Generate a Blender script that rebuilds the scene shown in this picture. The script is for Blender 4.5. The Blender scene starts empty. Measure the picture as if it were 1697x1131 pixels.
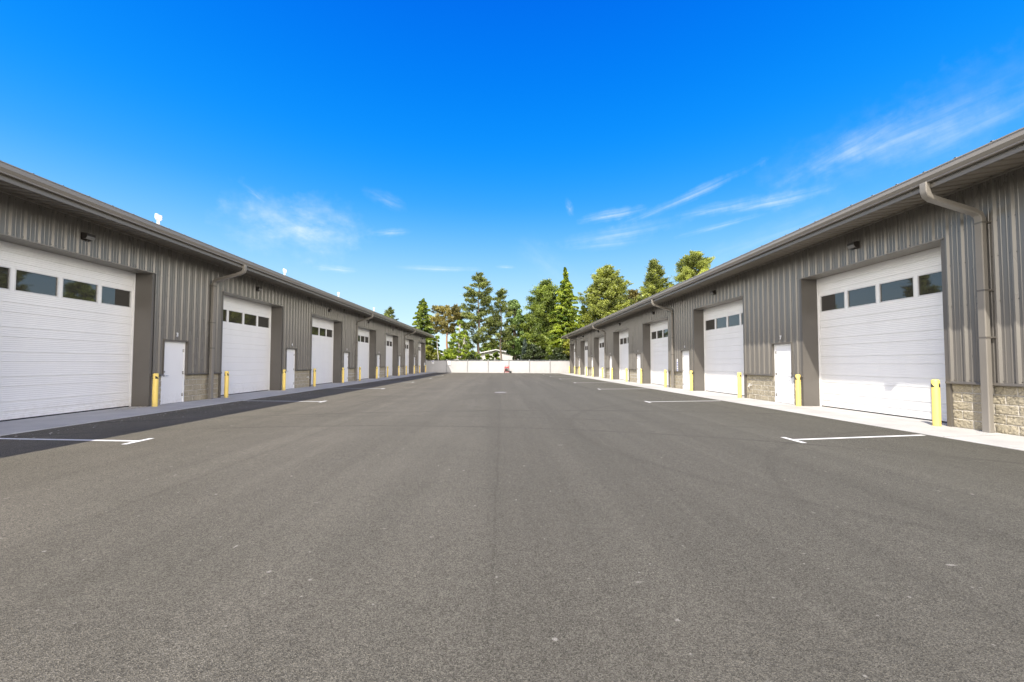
import bpy, math, random
import numpy as np
from mathutils import Matrix, Vector
random.seed(7); rng = np.random.default_rng(7)
S = bpy.context.scene; COL = S.collection
# ------------------------------------------------------------------ terrain fall (the yard drops gently away from the camera)
XL, XR = -11.51, 10.33
def slope(x): return max(0.0, 0.0010 + (x - XL) / (XR - XL) * 0.0023) if x < XR else 0.0033
def G(x, y): return -slope(x) * (y - 8.0)

# ------------------------------------------------------------------ materials
def mat(name):
    m = bpy.data.materials.new(name); m.use_nodes = True
    nt = m.node_tree; b = nt.nodes['Principled BSDF']
    return m, nt, b
def N(nt, t, **k):
    n = nt.nodes.new(t)
    for a, v in k.items():
        if a in n.inputs.keys(): n.inputs[a].default_value = v
        else: setattr(n, a, v)
    return n
def L(nt, a, b): nt.links.new(a, b)
def math_(nt, op, a, b=None, c=None, clamp=False):
    n = nt.nodes.new('ShaderNodeMath'); n.operation = op; n.use_clamp = clamp
    for i, v in enumerate((a, b, c)):
        if v is None: continue
        if isinstance(v, (int, float)): n.inputs[i].default_value = v
        else: nt.links.new(v, n.inputs[i])
    return n.outputs[0]
def mix(nt, fac, a, b, blend='MIX'):
    n = nt.nodes.new('ShaderNodeMix'); n.data_type = 'RGBA'; n.blend_type = blend; n.clamp_factor = True
    for i, v in ((0, fac), (6, a), (7, b)):
        if isinstance(v, (int, float)): n.inputs[i].default_value = v
        elif isinstance(v, tuple): n.inputs[i].default_value = (*v[:3], 1)
        else: nt.links.new(v, n.inputs[i])
    return n.outputs[2]
def ramp(nt, x, lo, hi, a=0.0, b=1.0):
    n = nt.nodes.new('ShaderNodeMapRange'); n.clamp = True
    nt.links.new(x, n.inputs[0])
    for i, v in zip((1, 2, 3, 4), (lo, hi, a, b)): n.inputs[i].default_value = v
    return n.outputs[0]
def pos(nt): return nt.nodes.new('ShaderNodeNewGeometry').outputs['Position']
def noise(nt, vec, scale, detail=2, rough=.5, sc=None):
    if sc is not None:
        mp = nt.nodes.new('ShaderNodeMapping'); mp.inputs['Scale'].default_value = sc
        nt.links.new(vec, mp.inputs[0]); vec = mp.outputs[0]
    n = nt.nodes.new('ShaderNodeTexNoise'); n.inputs['Scale'].default_value = scale
    n.inputs['Detail'].default_value = detail; n.inputs['Roughness'].default_value = rough
    nt.links.new(vec, n.inputs['Vector']); return n.outputs[0]
def bump(nt, b, h, strength, dist):
    n = nt.nodes.new('ShaderNodeBump'); n.inputs['Strength'].default_value = strength
    n.inputs['Distance'].default_value = dist; nt.links.new(h, n.inputs['Height'])
    nt.links.new(n.outputs[0], b.inputs['Normal'])
def simple(name, col, rough=.5, metal=0.0, var=.12, scale=3.0, spec=.5, streak=None, bmp=0.0):
    m, nt, b = mat(name)
    p = pos(nt); n1 = noise(nt, p, scale, 4, .6, streak)
    f = ramp(nt, n1, .3, .7, 1 - var, 1 + var)
    c = mix(nt, 1.0, (*col,), f, 'MULTIPLY')
    L(nt, c, b.inputs['Base Color'])
    b.inputs['Metallic'].default_value = metal; b.inputs['Specular IOR Level'].default_value = spec
    r = ramp(nt, n1, .3, .7, rough - .06, rough + .06); L(nt, r, b.inputs['Roughness'])
    if bmp: bump(nt, b, noise(nt, p, scale * 6, 3), bmp, .004)
    return m

M = {}
M['siding'] = simple('bronze_steel', (.152, .142, .126), .30, .0, .07, .8, .75, (1, 1, .15), .02)
M['trim'] = simple('brown_trim', (.118, .107, .092), .42, .0, .06, 1.2, .5)
M['jamb'] = simple('jamb_steel', (.115, .106, .094), .42, .0, .08, 1.0, .5)
M['gutter'] = simple('gutter_metal', (.215, .199, .175), .36, .0, .06, .9, .5)
M['fascia'] = simple('fascia_metal', (.145, .133, .115), .42, .0, .06, .9, .5)
M['soffit'] = simple('soffit_metal', (.235, .21, .175), .5, .0, .06, .9, .4)
M['roof'] = simple('roof_metal', (.26, .25, .23), .4, .2, .08, .6, .5)
M['door'] = simple('white_door_paint', (.80, .81, .83), .45, 0, .025, 1.4, .4, (1, 1, .3))
def doorpaint():
    m, nt, b = mat('white_door_paint'); p = pos(nt); n1 = noise(nt, p, 1.4, 4, .6, (1, 1, .3)); n2 = noise(nt, p, 9, 4, .65)
    sx = N(nt, 'ShaderNodeSeparateXYZ'); L(nt, p, sx.inputs[0])
    c = mix(nt, 1, (.775, .775, .77), ramp(nt, n1, .3, .7, .975, 1.02), 'MULTIPLY')
    k = math_(nt, 'MULTIPLY', ramp(nt, sx.outputs[2], .5, .02), ramp(nt, n2, .42, .66))        # splashed dirt along the foot of the doors
    c = mix(nt, math_(nt, 'MULTIPLY', k, .35), c, (.45, .41, .35))
    L(nt, c, b.inputs['Base Color']); b.inputs['Roughness'].default_value = .42; b.inputs['Specular IOR Level'].default_value = .4
    bump(nt, b, noise(nt, p, 2.2, 2, .5, (1, 1, .5)), .03, .02); return m
M['door'] = doorpaint()
def bollardpaint():
    m, nt, b = mat('yellow_paint'); p = pos(nt); n1 = noise(nt, p, 22, 4, .7); n2 = noise(nt, p, 3, 3, .6, (1, 1, .5)); sx = N(nt, 'ShaderNodeSeparateXYZ'); L(nt, p, sx.inputs[0])
    c = mix(nt, 1, (.88, .66, .17), ramp(nt, n2, .3, .7, .9, 1.08), 'MULTIPLY')
    k = ramp(nt, n1, .66, .70); c = mix(nt, math_(nt, 'MULTIPLY', k, .7), c, (.25, .22, .16))
    k = math_(nt, 'MULTIPLY', ramp(nt, sx.outputs[2], .22, .03), ramp(nt, n1, .35, .65)); c = mix(nt, math_(nt, 'MULTIPLY', k, .55), c, (.22, .20, .16))
    L(nt, c, b.inputs['Base Color']); b.inputs['Roughness'].default_value = .42; return m
M['white'] = simple('white_paint', (.80, .80, .80), .45, 0, .03, 2, .4)
M['black'] = simple('black_rubber', (.02, .02, .02), .7, 0, .2, 5)
M['dark'] = simple('dark_bronze', (.035, .03, .027), .4, 0, .15, 6)
M['lens'] = simple('lamp_glass', (.20, .20, .20), .15, 0, .05, 5)
M['steel'] = simple('brushed_steel', (.5, .5, .5), .28, 1.0, .08, 20)
M['yellow'] = simple('yellow_paint', (.88, .70, .23), .42, 0, .10, 3.0, .5, (1, 1, .5))
M['post'] = simple('galvanised_post', (.36, .37, .37), .5, .3, .08, 4)
M['panel'] = simple('white_screen', (.62, .62, .61), .6, 0, .05, 1.3, .3, (1, 1, .6))
def screen():
    m, nt, b = mat('white_screen'); p = pos(nt); n1 = noise(nt, p, 1.1, 4, .6, (1, 1, .5)); n2 = noise(nt, p, 7, 4, .6); sx = N(nt, 'ShaderNodeSeparateXYZ'); L(nt, p, sx.inputs[0])
    c = mix(nt, 1, (.50, .50, .495), ramp(nt, n1, .3, .7, .92, 1.05), 'MULTIPLY')
    k = math_(nt, 'MULTIPLY', ramp(nt, sx.outputs[2], .5, -.1), ramp(nt, n2, .38, .62)); c = mix(nt, math_(nt, 'MULTIPLY', k, .4), c, (.30, .27, .22))
    L(nt, c, b.inputs['Base Color']); b.inputs['Roughness'].default_value = .6; return m
M['panel'] = screen()
M['rail'] = simple('dark_rail', (.13, .14, .14), .5, .3, .1, 4)
M['red'] = simple('red_paint', (.62, .06, .06), .4, 0, .15, 6)
M['housewhite'] = simple('white_house_wall', (.74, .73, .70), .7, 0, .05, 1.0)
M['houseroof'] = simple('grey_shingle', (.16, .15, .15), .85, 0, .2, 4)
M['houseglass'] = simple('house_glass', (.03, .035, .04), .1, 0, .1, 2)
M['sign'] = simple('sign_white', (.8, .8, .8), .4, 0, .02, 4)
M['signblue'] = simple('sign_blue', (.10, .12, .42), .4, 0, .05, 4)
M['grey'] = simple('pale_plastic', (.6, .6, .6), .4, 0, .1, 4)
M['vent'] = simple('white_vent_pipe', (.85, .85, .83), .35, 0, .04, 4)

def asphalt():
    m, nt, b = mat('asphalt'); p = pos(nt)
    sx = N(nt, 'ShaderNodeSeparateXYZ'); L(nt, p, sx.inputs[0]); x, y = sx.outputs[0], sx.outputs[1]
    fine = noise(nt, p, 210, 3, .75); mid = noise(nt, p, 14, 4, .65); big = noise(nt, p, .45, 4, .6)
    strk = noise(nt, p, 1.0, 4, .6, (1.5, .05, 1)); strk2 = noise(nt, p, 1.0, 3, .6, (.28, .02, 1))
    v = nt.nodes.new('ShaderNodeTexVoronoi'); v.inputs['Scale'].default_value = 150; L(nt, p, v.inputs['Vector'])
    vs = N(nt, 'ShaderNodeSeparateColor'); L(nt, v.outputs['Color'], vs.inputs[0])
    base = mix(nt, ramp(nt, big, .3, .7), (.114, .105, .082), (.145, .132, .105))
    # warm left to greyer right, partly reflected light put into colour; then paver streaks
    base = mix(nt, ramp(nt, x, -6, 5), base, (.109, .104, .087))
    f = ramp(nt, strk, .3, .7, .90, 1.12); base = mix(nt, 1, base, f, 'MULTIPLY')
    f = ramp(nt, strk2, .3, .7, .89, 1.12); base = mix(nt, 1, base, f, 'MULTIPLY')
    f = ramp(nt, mid, .3, .7, .92, 1.08); base = mix(nt, 1, base, f, 'MULTIPLY')
    f = ramp(nt, fine, .34, .66, .45, 1.55); base = mix(nt, 1, base, f, 'MULTIPLY')
    f = ramp(nt, vs.outputs[0], 0, 1, .55, 1.45); base = mix(nt, 1, base, f, 'MULTIPLY')
    # seams
    wob = math_(nt, 'MULTIPLY', math_(nt, 'SUBTRACT', noise(nt, p, .8, 2), .5), .10)
    for xs, wd, st in ((-.06, .012, .17), (1.9, .03, -.10), (-3.9, .03, .12), (5.3, .02, .16), (3.4, .05, -.08)):
        d = math_(nt, 'ABSOLUTE', math_(nt, 'SUBTRACT', math_(nt, 'ADD', x, wob), xs))
        k = math_(nt, 'MULTIPLY', ramp(nt, d, wd * .4, wd * 1.6, 1, 0), ramp(nt, mid, .4, .6, .35, 1))
        base = mix(nt, 1, base, math_(nt, 'SUBTRACT', 1.0, math_(nt, 'MULTIPLY', k, st)), 'MULTIPLY')
    # tyre scuffs, arcs of turning trucks
    for cx, cy, r, wd, st in ((-3.0, -7.3, 17.1, .07, .22), (-3.0, -7.3, 18.9, .07, .14), (1.5, -14, 26.9, .10, .22), (4, 2, 18.0, .09, .16), (9, 9, 7.4, .09, .13), (9.5, 2.4, 6.6, .08, .13), (-6, 33, 9.5, .10, .14)):
        dx = math_(nt, 'POWER', math_(nt, 'SUBTRACT', x, cx), 2.0); dy = math_(nt, 'POWER', math_(nt, 'SUBTRACT', y, cy), 2.0)
        d = math_(nt, 'ABSOLUTE', math_(nt, 'SUBTRACT', math_(nt, 'SQRT', math_(nt, 'ADD', dx, dy)), r))
        k = math_(nt, 'MULTIPLY', ramp(nt, d, wd * .4, wd * 1.5, 1, 0), ramp(nt, strk, .38, .6, .15, 1))
        base = mix(nt, 1, base, math_(nt, 'SUBTRACT', 1.0, math_(nt, 'MULTIPLY', k, st)), 'MULTIPLY')
    # pale flecks and scrapes
    for sc, th, cut, mp in ((2.6, .050, .22, (1, 1, 1)), (8.0, .085, .50, (1, 1, 1)), (1.3, .045, .35, (3.6, 1, 1)), (.8, .04, .35, (1, 2.6, 1)), (2.1, .045, .5, (1, 4, 1))):
        mpn = nt.nodes.new('ShaderNodeMapping'); mpn.inputs['Scale'].default_value = mp; L(nt, p, mpn.inputs[0])
        w = nt.nodes.new('ShaderNodeTexVoronoi'); w.inputs['Scale'].default_value = sc; L(nt, mpn.outputs[0], w.inputs['Vector'])
        ws = N(nt, 'ShaderNodeSeparateColor'); L(nt, w.outputs['Color'], ws.inputs[0])
        dd = math_(nt, 'ADD', w.outputs['Distance'], math_(nt, 'MULTIPLY', math_(nt, 'SUBTRACT', noise(nt, p, 30, 3), .5), th * 1.5))
        k = math_(nt, 'MULTIPLY', ramp(nt, dd, th * .5, th, 1, 0), ramp(nt, ws.outputs[0], cut, cut + .3))
        k = math_(nt, 'MULTIPLY', k, ramp(nt, fine, .4, .6, .25, .72))
        base = mix(nt, k, base, (.46, .44, .39))
    w = nt.nodes.new('ShaderNodeTexVoronoi'); w.inputs['Scale'].default_value = .33; L(nt, p, w.inputs['Vector'])
    ws = N(nt, 'ShaderNodeSeparateColor'); L(nt, w.outputs['Color'], ws.inputs[0])
    dd = math_(nt, 'ADD', w.outputs['Distance'], math_(nt, 'MULTIPLY', math_(nt, 'SUBTRACT', noise(nt, p, 5, 4), .5), .12))
    k = math_(nt, 'MULTIPLY', ramp(nt, dd, .02, .09, 1, 0), ramp(nt, ws.outputs[0], .45, .6))
    base = mix(nt, 1, base, math_(nt, 'SUBTRACT', 1.0, math_(nt, 'MULTIPLY', k, .30)), 'MULTIPLY')
    L(nt, base, b.inputs['Base Color']); b.inputs['Roughness'].default_value = .88
    b.inputs['Specular IOR Level'].default_value = .15
    h = math_(nt, 'ADD', math_(nt, 'MULTIPLY', fine, .7), math_(nt, 'MULTIPLY', v.outputs['Distance'], .6))
    h = math_(nt, 'ADD', h, math_(nt, 'MULTIPLY', mid, .5))
    bump(nt, b, h, .8, .009); return m
M['asphalt'] = asphalt()
def concrete():
    m, nt, b = mat('concrete'); p = pos(nt)
    n1 = noise(nt, p, 1.3, 5, .6); n2 = noise(nt, p, 60, 3, .6); n3 = noise(nt, p, 1, 3, .5, (.9, .12, 1))
    c = mix(nt, ramp(nt, n1, .3, .7), (.40, .395, .38), (.50, .49, .465))
    c = mix(nt, 1, c, ramp(nt, n2, .3, .7, .90, 1.10), 'MULTIPLY')
    c = mix(nt, ramp(nt, n3, .58, .72, 0, .35), c, (.30, .29, .27))
    L(nt, c, b.inputs['Base Color']); b.inputs['Roughness'].default_value = .85; bump(nt, b, n2, .4, .004); return m
M['concrete'] = concrete()
def block():
    m, nt, b = mat('split_face_block'); p = pos(nt)
    n1 = noise(nt, p, 40, 4, .7); n2 = noise(nt, p, 3, 3, .6); n3 = noise(nt, p, 130, 2, .6)
    c = mix(nt, ramp(nt, n1, .3, .7), (.24, .212, .152), (.42, .374, .275))
    c = mix(nt, 1, c, ramp(nt, n2, .3, .7, .88, 1.12), 'MULTIPLY'); c = mix(nt, 1, c, ramp(nt, n3, .3, .7, .8, 1.2), 'MULTIPLY')
    L(nt, c, b.inputs['Base Color']); b.inputs['Roughness'].default_value = .92
    bump(nt, b, n1, .6, .01); return m
M['block'] = block()
M['mortar'] = simple('mortar', (.42, .39, .33), .9, 0, .1, 12)
def glass():
    m, nt, b = mat('window_glass'); b.inputs['Base Color'].default_value = (.034, .032, .029, 1)
    b.inputs['Roughness'].default_value = .025; b.inputs['Specular IOR Level'].default_value = .85; b.inputs['IOR'].default_value = 1.62
    bump(nt, b, noise(nt, pos(nt), .9, 1), .06, .03); return m
M['glass'] = glass()
def paint(name, col, wear):
    m, nt, b = mat(name); p = pos(nt); n = noise(nt, p, 55, 3, .7); n2 = noise(nt, p, 6, 3, .6)
    k = math_(nt, 'ADD', math_(nt, 'MULTIPLY', n, .6), math_(nt, 'MULTIPLY', n2, .4))
    c = mix(nt, ramp(nt, k, wear, wear + .12), (.115, .107, .097), col)
    L(nt, c, b.inputs['Base Color']); b.inputs['Roughness'].default_value = .7; bump(nt, b, n, .5, .006); return m
M['line'] = paint('line_paint', (.78, .78, .76), .30)
M['worn'] = paint('worn_paint', (.50, .48, .44), .48)
M['wornyellow'] = paint('worn_yellow_paint', (.42, .33, .14), .50)
M['grass'] = simple('rough_grass', (.055, .075, .025), .9, 0, .35, 1.5, .2, None, .5)
def leafmat(name, a, c, tr=.32):
    m = bpy.data.materials.new(name); m.use_nodes = True; nt = m.node_tree
    nt.nodes.remove(nt.nodes['Principled BSDF']); out = nt.nodes['Material Output']
    at = N(nt, 'ShaderNodeAttribute', attribute_name='tint')
    col = mix(nt, at.outputs['Fac'], a, c)
    d = N(nt, 'ShaderNodeBsdfDiffuse'); t = N(nt, 'ShaderNodeBsdfTranslucent'); g = N(nt, 'ShaderNodeBsdfGlossy'); g.inputs['Roughness'].default_value = .45
    L(nt, col, d.inputs['Color']); L(nt, col, t.inputs['Color'])
    s = N(nt, 'ShaderNodeMixShader'); s.inputs[0].default_value = tr; L(nt, d.outputs[0], s.inputs[1]); L(nt, t.outputs[0], s.inputs[2])
    s2 = N(nt, 'ShaderNodeMixShader'); s2.inputs[0].default_value = .05; L(nt, s.outputs[0], s2.inputs[1]); L(nt, g.outputs[0], s2.inputs[2])
    L(nt, s2.outputs[0], out.inputs[0]); return m
LF = {
 'pine': leafmat('pine_needles', (.055, .08, .022), (.31, .36, .08)),
 'brownpine': leafmat('brown_pine_needles', (.075, .075, .025), (.36, .31, .08)),
 'dense': leafmat('dense_pine_needles', (.06, .10, .018), (.36, .45, .07)),
 'yellowpine': leafmat('yellow_green_needles', (.085, .115, .026), (.45, .50, .09)),
 'spruce': leafmat('bright_cedar_sprays', (.055, .11, .010), (.40, .49, .04)),
 'maple': leafmat('bright_green_leaves', (.055, .11, .012), (.33, .41, .045)),
 'lime': leafmat('lime_leaves', (.08, .14, .014), (.36, .46, .04)),
 'pale': leafmat('pale_green_leaves', (.08, .14, .035), (.28, .41, .11)),
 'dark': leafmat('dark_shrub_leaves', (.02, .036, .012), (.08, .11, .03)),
 'blue': leafmat('blue_spruce_needles', (.03, .05, .04), (.11, .16, .12)),
 'yellow': leafmat('yellow_green_leaves', (.09, .11, .014), (.38, .39, .04)),
}
M['bark'] = simple('grey_bark', (.19, .155, .125), .9, 0, .3, 5, .2, (1, 1, .3), .8)
M['redbark'] = simple('orange_bark', (.36, .20, .11), .9, 0, .3, 5, .2, (1, 1, .3), .8)
M['birch'] = simple('white_bark', (.58, .56, .52), .8, 0, .25, 5, .2, None, .4)

M['yellow'] = bollardpaint()
# ------------------------------------------------------------------ mesh builder
class MB:
    def __init__(s): s.v = []; s.f = []; s.mi = []
    def add(s, vs, fs, mi=0):
        o = len(s.v); s.v += [tuple(a) for a in vs]; s.f += [tuple(i + o for i in f) for f in fs]; s.mi += [mi] * len(fs)
    def box(s, a, b, mi=0):
        x0, y0, z0 = a; x1, y1, z1 = b
        s.add([(x0, y0, z0), (x1, y0, z0), (x1, y1, z0), (x0, y1, z0), (x0, y0, z1), (x1, y0, z1), (x1, y1, z1), (x0, y1, z1)],
              [(0, 3, 2, 1), (4, 5, 6, 7), (0, 1, 5, 4), (1, 2, 6, 5), (2, 3, 7, 6), (3, 0, 4, 7)], mi)
    def bbox(s, a, b, bev=.01, mi=0):          # box with chamfered edges
        import bmesh
        bm = bmesh.new(); bmesh.ops.create_cube(bm, size=1)
        for v in bm.verts: v.co = [a[i] + (v.co[i] + .5) * (b[i] - a[i]) for i in range(3)]
        bmesh.ops.bevel(bm, geom=bm.edges[:], offset=bev, segments=2, affect='EDGES', profile=.5)
        bm.verts.index_update(); s.add([v.co[:] for v in bm.verts], [[v.index for v in f.verts] for f in bm.faces], mi); bm.free()
    def ext_y(s, prof, y0, y1, closed=False, caps=False, mi=0):      # profile of (d,z) swept along y
        n = len(prof); vs = [(d, y0, z) for d, z in prof] + [(d, y1, z) for d, z in prof]
        fs = [(i, i + 1, n + i + 1, n + i) for i in range(n - 1)]
        if closed: fs.append((n - 1, 0, n, 2 * n - 1))
        if caps: fs += [tuple(range(n)), tuple(range(2 * n - 1, n - 1, -1))]
        s.add(vs, fs, mi)
    def ext_z(s, prof, z0, z1, mi=0):                                # open profile of (d,y) swept along z
        n = len(prof); vs = [(d, y, z0) for d, y in prof] + [(d, y, z1) for d, y in prof]
        s.add(vs, [(i, i + 1, n + i + 1, n + i) for i in range(n - 1)], mi)
    def tube(s, pts, rad, seg=10, caps=True, mi=0, sx=1.0, sy=1.0):
        pts = [Vector(p) for p in pts]; rad = rad if isinstance(rad, (list, tuple)) else [rad] * len(pts)
        rings = []
        up = Vector((0, 0, 1)); ref = Vector((1, 0, 0))
        for i, p in enumerate(pts):
            t = (pts[min(i + 1, len(pts) - 1)] - pts[max(i - 1, 0)]).normalized()
            r = ref if abs(t.dot(ref)) < .9 else Vector((0, 1, 0))
            u = (r - t * r.dot(t)).normalized(); w = t.cross(u)
            rings.append([p + (u * math.cos(2 * math.pi * k / seg) * sx + w * math.sin(2 * math.pi * k / seg) * sy) * rad[i] for k in range(seg)])
        vs = [q for r in rings for q in r]; fs = []
        for i in range(len(rings) - 1):
            for k in range(seg): fs.append((i * seg + k, i * seg + (k + 1) % seg, (i + 1) * seg + (k + 1) % seg, (i + 1) * seg + k))
        if caps: fs += [tuple(range(seg - 1, -1, -1)), tuple((len(rings) - 1) * seg + k for k in range(seg))]
        s.add(vs, fs, mi)
    def lathe(s, prof, c=(0, 0, 0), seg=24, mi=0):
        n = len(prof); vs = [(c[0] + r * math.cos(2 * math.pi * k / seg), c[1] + r * math.sin(2 * math.pi * k / seg), c[2] + z) for r, z in prof for k in range(seg)]
        fs = [(i * seg + k, i * seg + (k + 1) % seg, (i + 1) * seg + (k + 1) % seg, (i + 1) * seg + k) for i in range(n - 1) for k in range(seg)]
        s.add(vs, fs, mi)
    def build(s, name, mats, parent=None, xf=None, smooth=False):
        v = s.v if xf is None else [xf(*q) for q in s.v]
        me = bpy.data.meshes.new(name); me.from_pydata(v, [], s.f)
        for m in (mats if isinstance(mats, (list, tuple)) else [mats]): me.materials.append(M[m] if isinstance(m, str) else m)
        me.polygons.foreach_set('material_index', s.mi)
        if smooth:
            me.polygons.foreach_set('use_smooth', [True] * len(s.f))
            try: me.set_sharp_from_angle(angle=math.radians(35))
            except Exception: pass
        me.update()
        import bmesh
        bm = bmesh.new(); bm.from_mesh(me); bmesh.ops.recalc_face_normals(bm, faces=bm.faces[:]); bm.to_mesh(me); bm.free()
        o = bpy.data.objects.new(name, me); COL.objects.link(o)
        if parent: o.parent = parent
        return o
def tag(o, label=None, cat=None, group=None, kind=None):
    for k, v in (('label', label), ('category', cat), ('group', group), ('kind', kind)):
        if v: o[k] = v
    return o
def empty(name, loc=(0, 0, 0)):
    o = bpy.data.objects.new(name, None); o.empty_display_size = .2; COL.objects.link(o); o.location = loc; return o
def put(src, name, parent, loc):     # a copy sharing mesh data
    c = src.copy(); COL.objects.link(c); c.parent = parent; c.location = loc; return c

# ------------------------------------------------------------------ ground
def ground():
    m = MB(); R = 2500
    m.add([(-R, -R, -.45), (R, -R, -.45), (R, R, -.45), (-R, R, -.45)], [(0, 1, 2, 3)])
    tag(m.build('ground', 'grass'), kind='structure')
    m = MB(); xs = np.linspace(-13.4, 12.3, 27); ys = np.linspace(-22, 64.4, 88)
    vs = [(x, y, G(x, y)) for y in ys for x in xs]; n = len(xs)
    m.add(vs, [(j * n + i, j * n + i + 1, (j + 1) * n + i + 1, (j + 1) * n + i) for j in range(len(ys) - 1) for i in range(n - 1)])
    a = tag(m.build('asphalt_lot', 'asphalt'), kind='structure')
    def strip(p, q, w, name, mt):      # painted strip lying 4 mm above the asphalt
        p, q = Vector(p), Vector(q); t = (q - p).normalized(); s_ = Vector((-t.y, t.x)) * w / 2
        mm = MB(); k = max(2, int((q - p).length / .5)); vs = []
        for i in range(k + 1):
            c = p + (q - p) * i / k
            for e in (c - s_, c + s_): vs.append((e.x, e.y, G(e.x, e.y) + .005))
        mm.add(vs, [(2 * i, 2 * i + 1, 2 * i + 3, 2 * i + 2) for i in range(k)])
        return mm
    def marking(p, q, tx, ty, mt='line'):
        mm = strip(p, q, .10, '', mt); m2 = strip((tx, ty - .30), (tx, ty + .30), .10, '', mt)
        mm.add([(x, y, z + .001) for x, y, z in m2.v], m2.f)
        mm.build('parking_line', mt, a)
    for n in range(7):
        y = 8.05 + 7.925 * n
        marking((-10.02, y + .2), (-6.86, y - .12), -6.82, y - .14)
        marking((8.80, y + .32), (5.70, y - .16), 5.66, y - .19)
    m = MB(); k = 22; vs = [(-.06 + .30 * math.cos(2 * math.pi * i / k) * (1 + .12 * math.sin(3 * i)), 20.9 + .42 * math.sin(2 * math.pi * i / k) * (1 + .15 * math.cos(5 * i)), 0) for i in range(k)]
    m.add([(x, y, G(x, y) + .004) for x, y, z in vs], [tuple(range(k))]); m.build('surface_patch', 'worn', a)
    for (x0, y0, x1, y1) in ((-5.6, 60.4, -3.0, 60.6), (-5.4, 58.9, -4.2, 60.2)):
        strip((x0, y0), (x1, y1), .12, '', '').build('faded_line', 'wornyellow', a)
    # walkways of cast slabs
    for side, xw, xe in ((-1, XL - .7, -10.07), (1, XR + .7, 8.93)):
        m = MB(); js = [-20.0]
        for k in range(-4, 7):
            o = (17.09 if side < 0 else 17.20) + 7.925 * k; js += [o - 1.17, o + 4.49 + .36]
        js.append(62.4); x_wall = XL if side < 0 else XR
        for y0, y1 in zip(js[:-1], js[1:]):
            y0 += .006; y1 -= .006
            rows = [(xe, -.05), (xe, .012), (xe - .012 * (-side), .022), (x_wall, .045), (xw, .045)]
            for i in range(len(rows) - 1):
                vs = []
                for yy in (y0, y1):
                    for (xx, zz) in rows[i:i + 2]: vs.append((xx, yy, zz + G(x_wall, yy)))
                m.add(vs, [(0, 1, 3, 2)])
            m.add([(xe, y0, G(x_wall, y0) - .05), (xe, y0, G(x_wall, y0) + .012), (x_wall, y0, G(x_wall, y0) + .045), (x_wall, y0, G(x_wall, y0) - .05)], [(0, 1, 2, 3)])
            m.add([(xe, y1, G(x_wall, y1) - .05), (xe, y1, G(x_wall, y1) + .012), (x_wall, y1, G(x_wall, y1) + .045), (x_wall, y1, G(x_wall, y1) - .05)], [(0, 1, 2, 3)])
        tag(m.build('walkway', 'concrete'), kind='structure')
    # crumbs of gravel and leaf litter at the foot of the left walkway
    m = MB()
    for i in range(420):
        t = random.random()
        if t < .8: x = -9.98 + abs(random.gauss(0, .55)); y = random.uniform(7, 40); z0 = G(x, y)
        else: x = XL - random.uniform(-.15, .3); y = 13.2 + random.gauss(0, .28); z0 = .045 + G(XL, y)
        if x < -10.08 and t < .8: continue
        r = random.uniform(.008, .026) * (1.3 if t > .8 else 1)
        a0 = random.random() * 6.28
        ring = [(x + r * math.cos(a0 + j * 2.1) * random.uniform(.6, 1.3), y + r * 1.3 * math.sin(a0 + j * 2.1), z0 + .004) for j in range(3)]
        m.add(ring + [(x, y, z0 + r * .7)], [(0, 1, 3), (1, 2, 3), (2, 0, 3), (2, 1, 0)])
    tag(m.build('gravel_crumbs', simple('pale_crumbs', (.36, .34, .30), .9, 0, .3, 30)), 'pale crumbs of gravel and litter along the shaded walkway', 'litter', kind='stuff')
ground()

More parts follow.
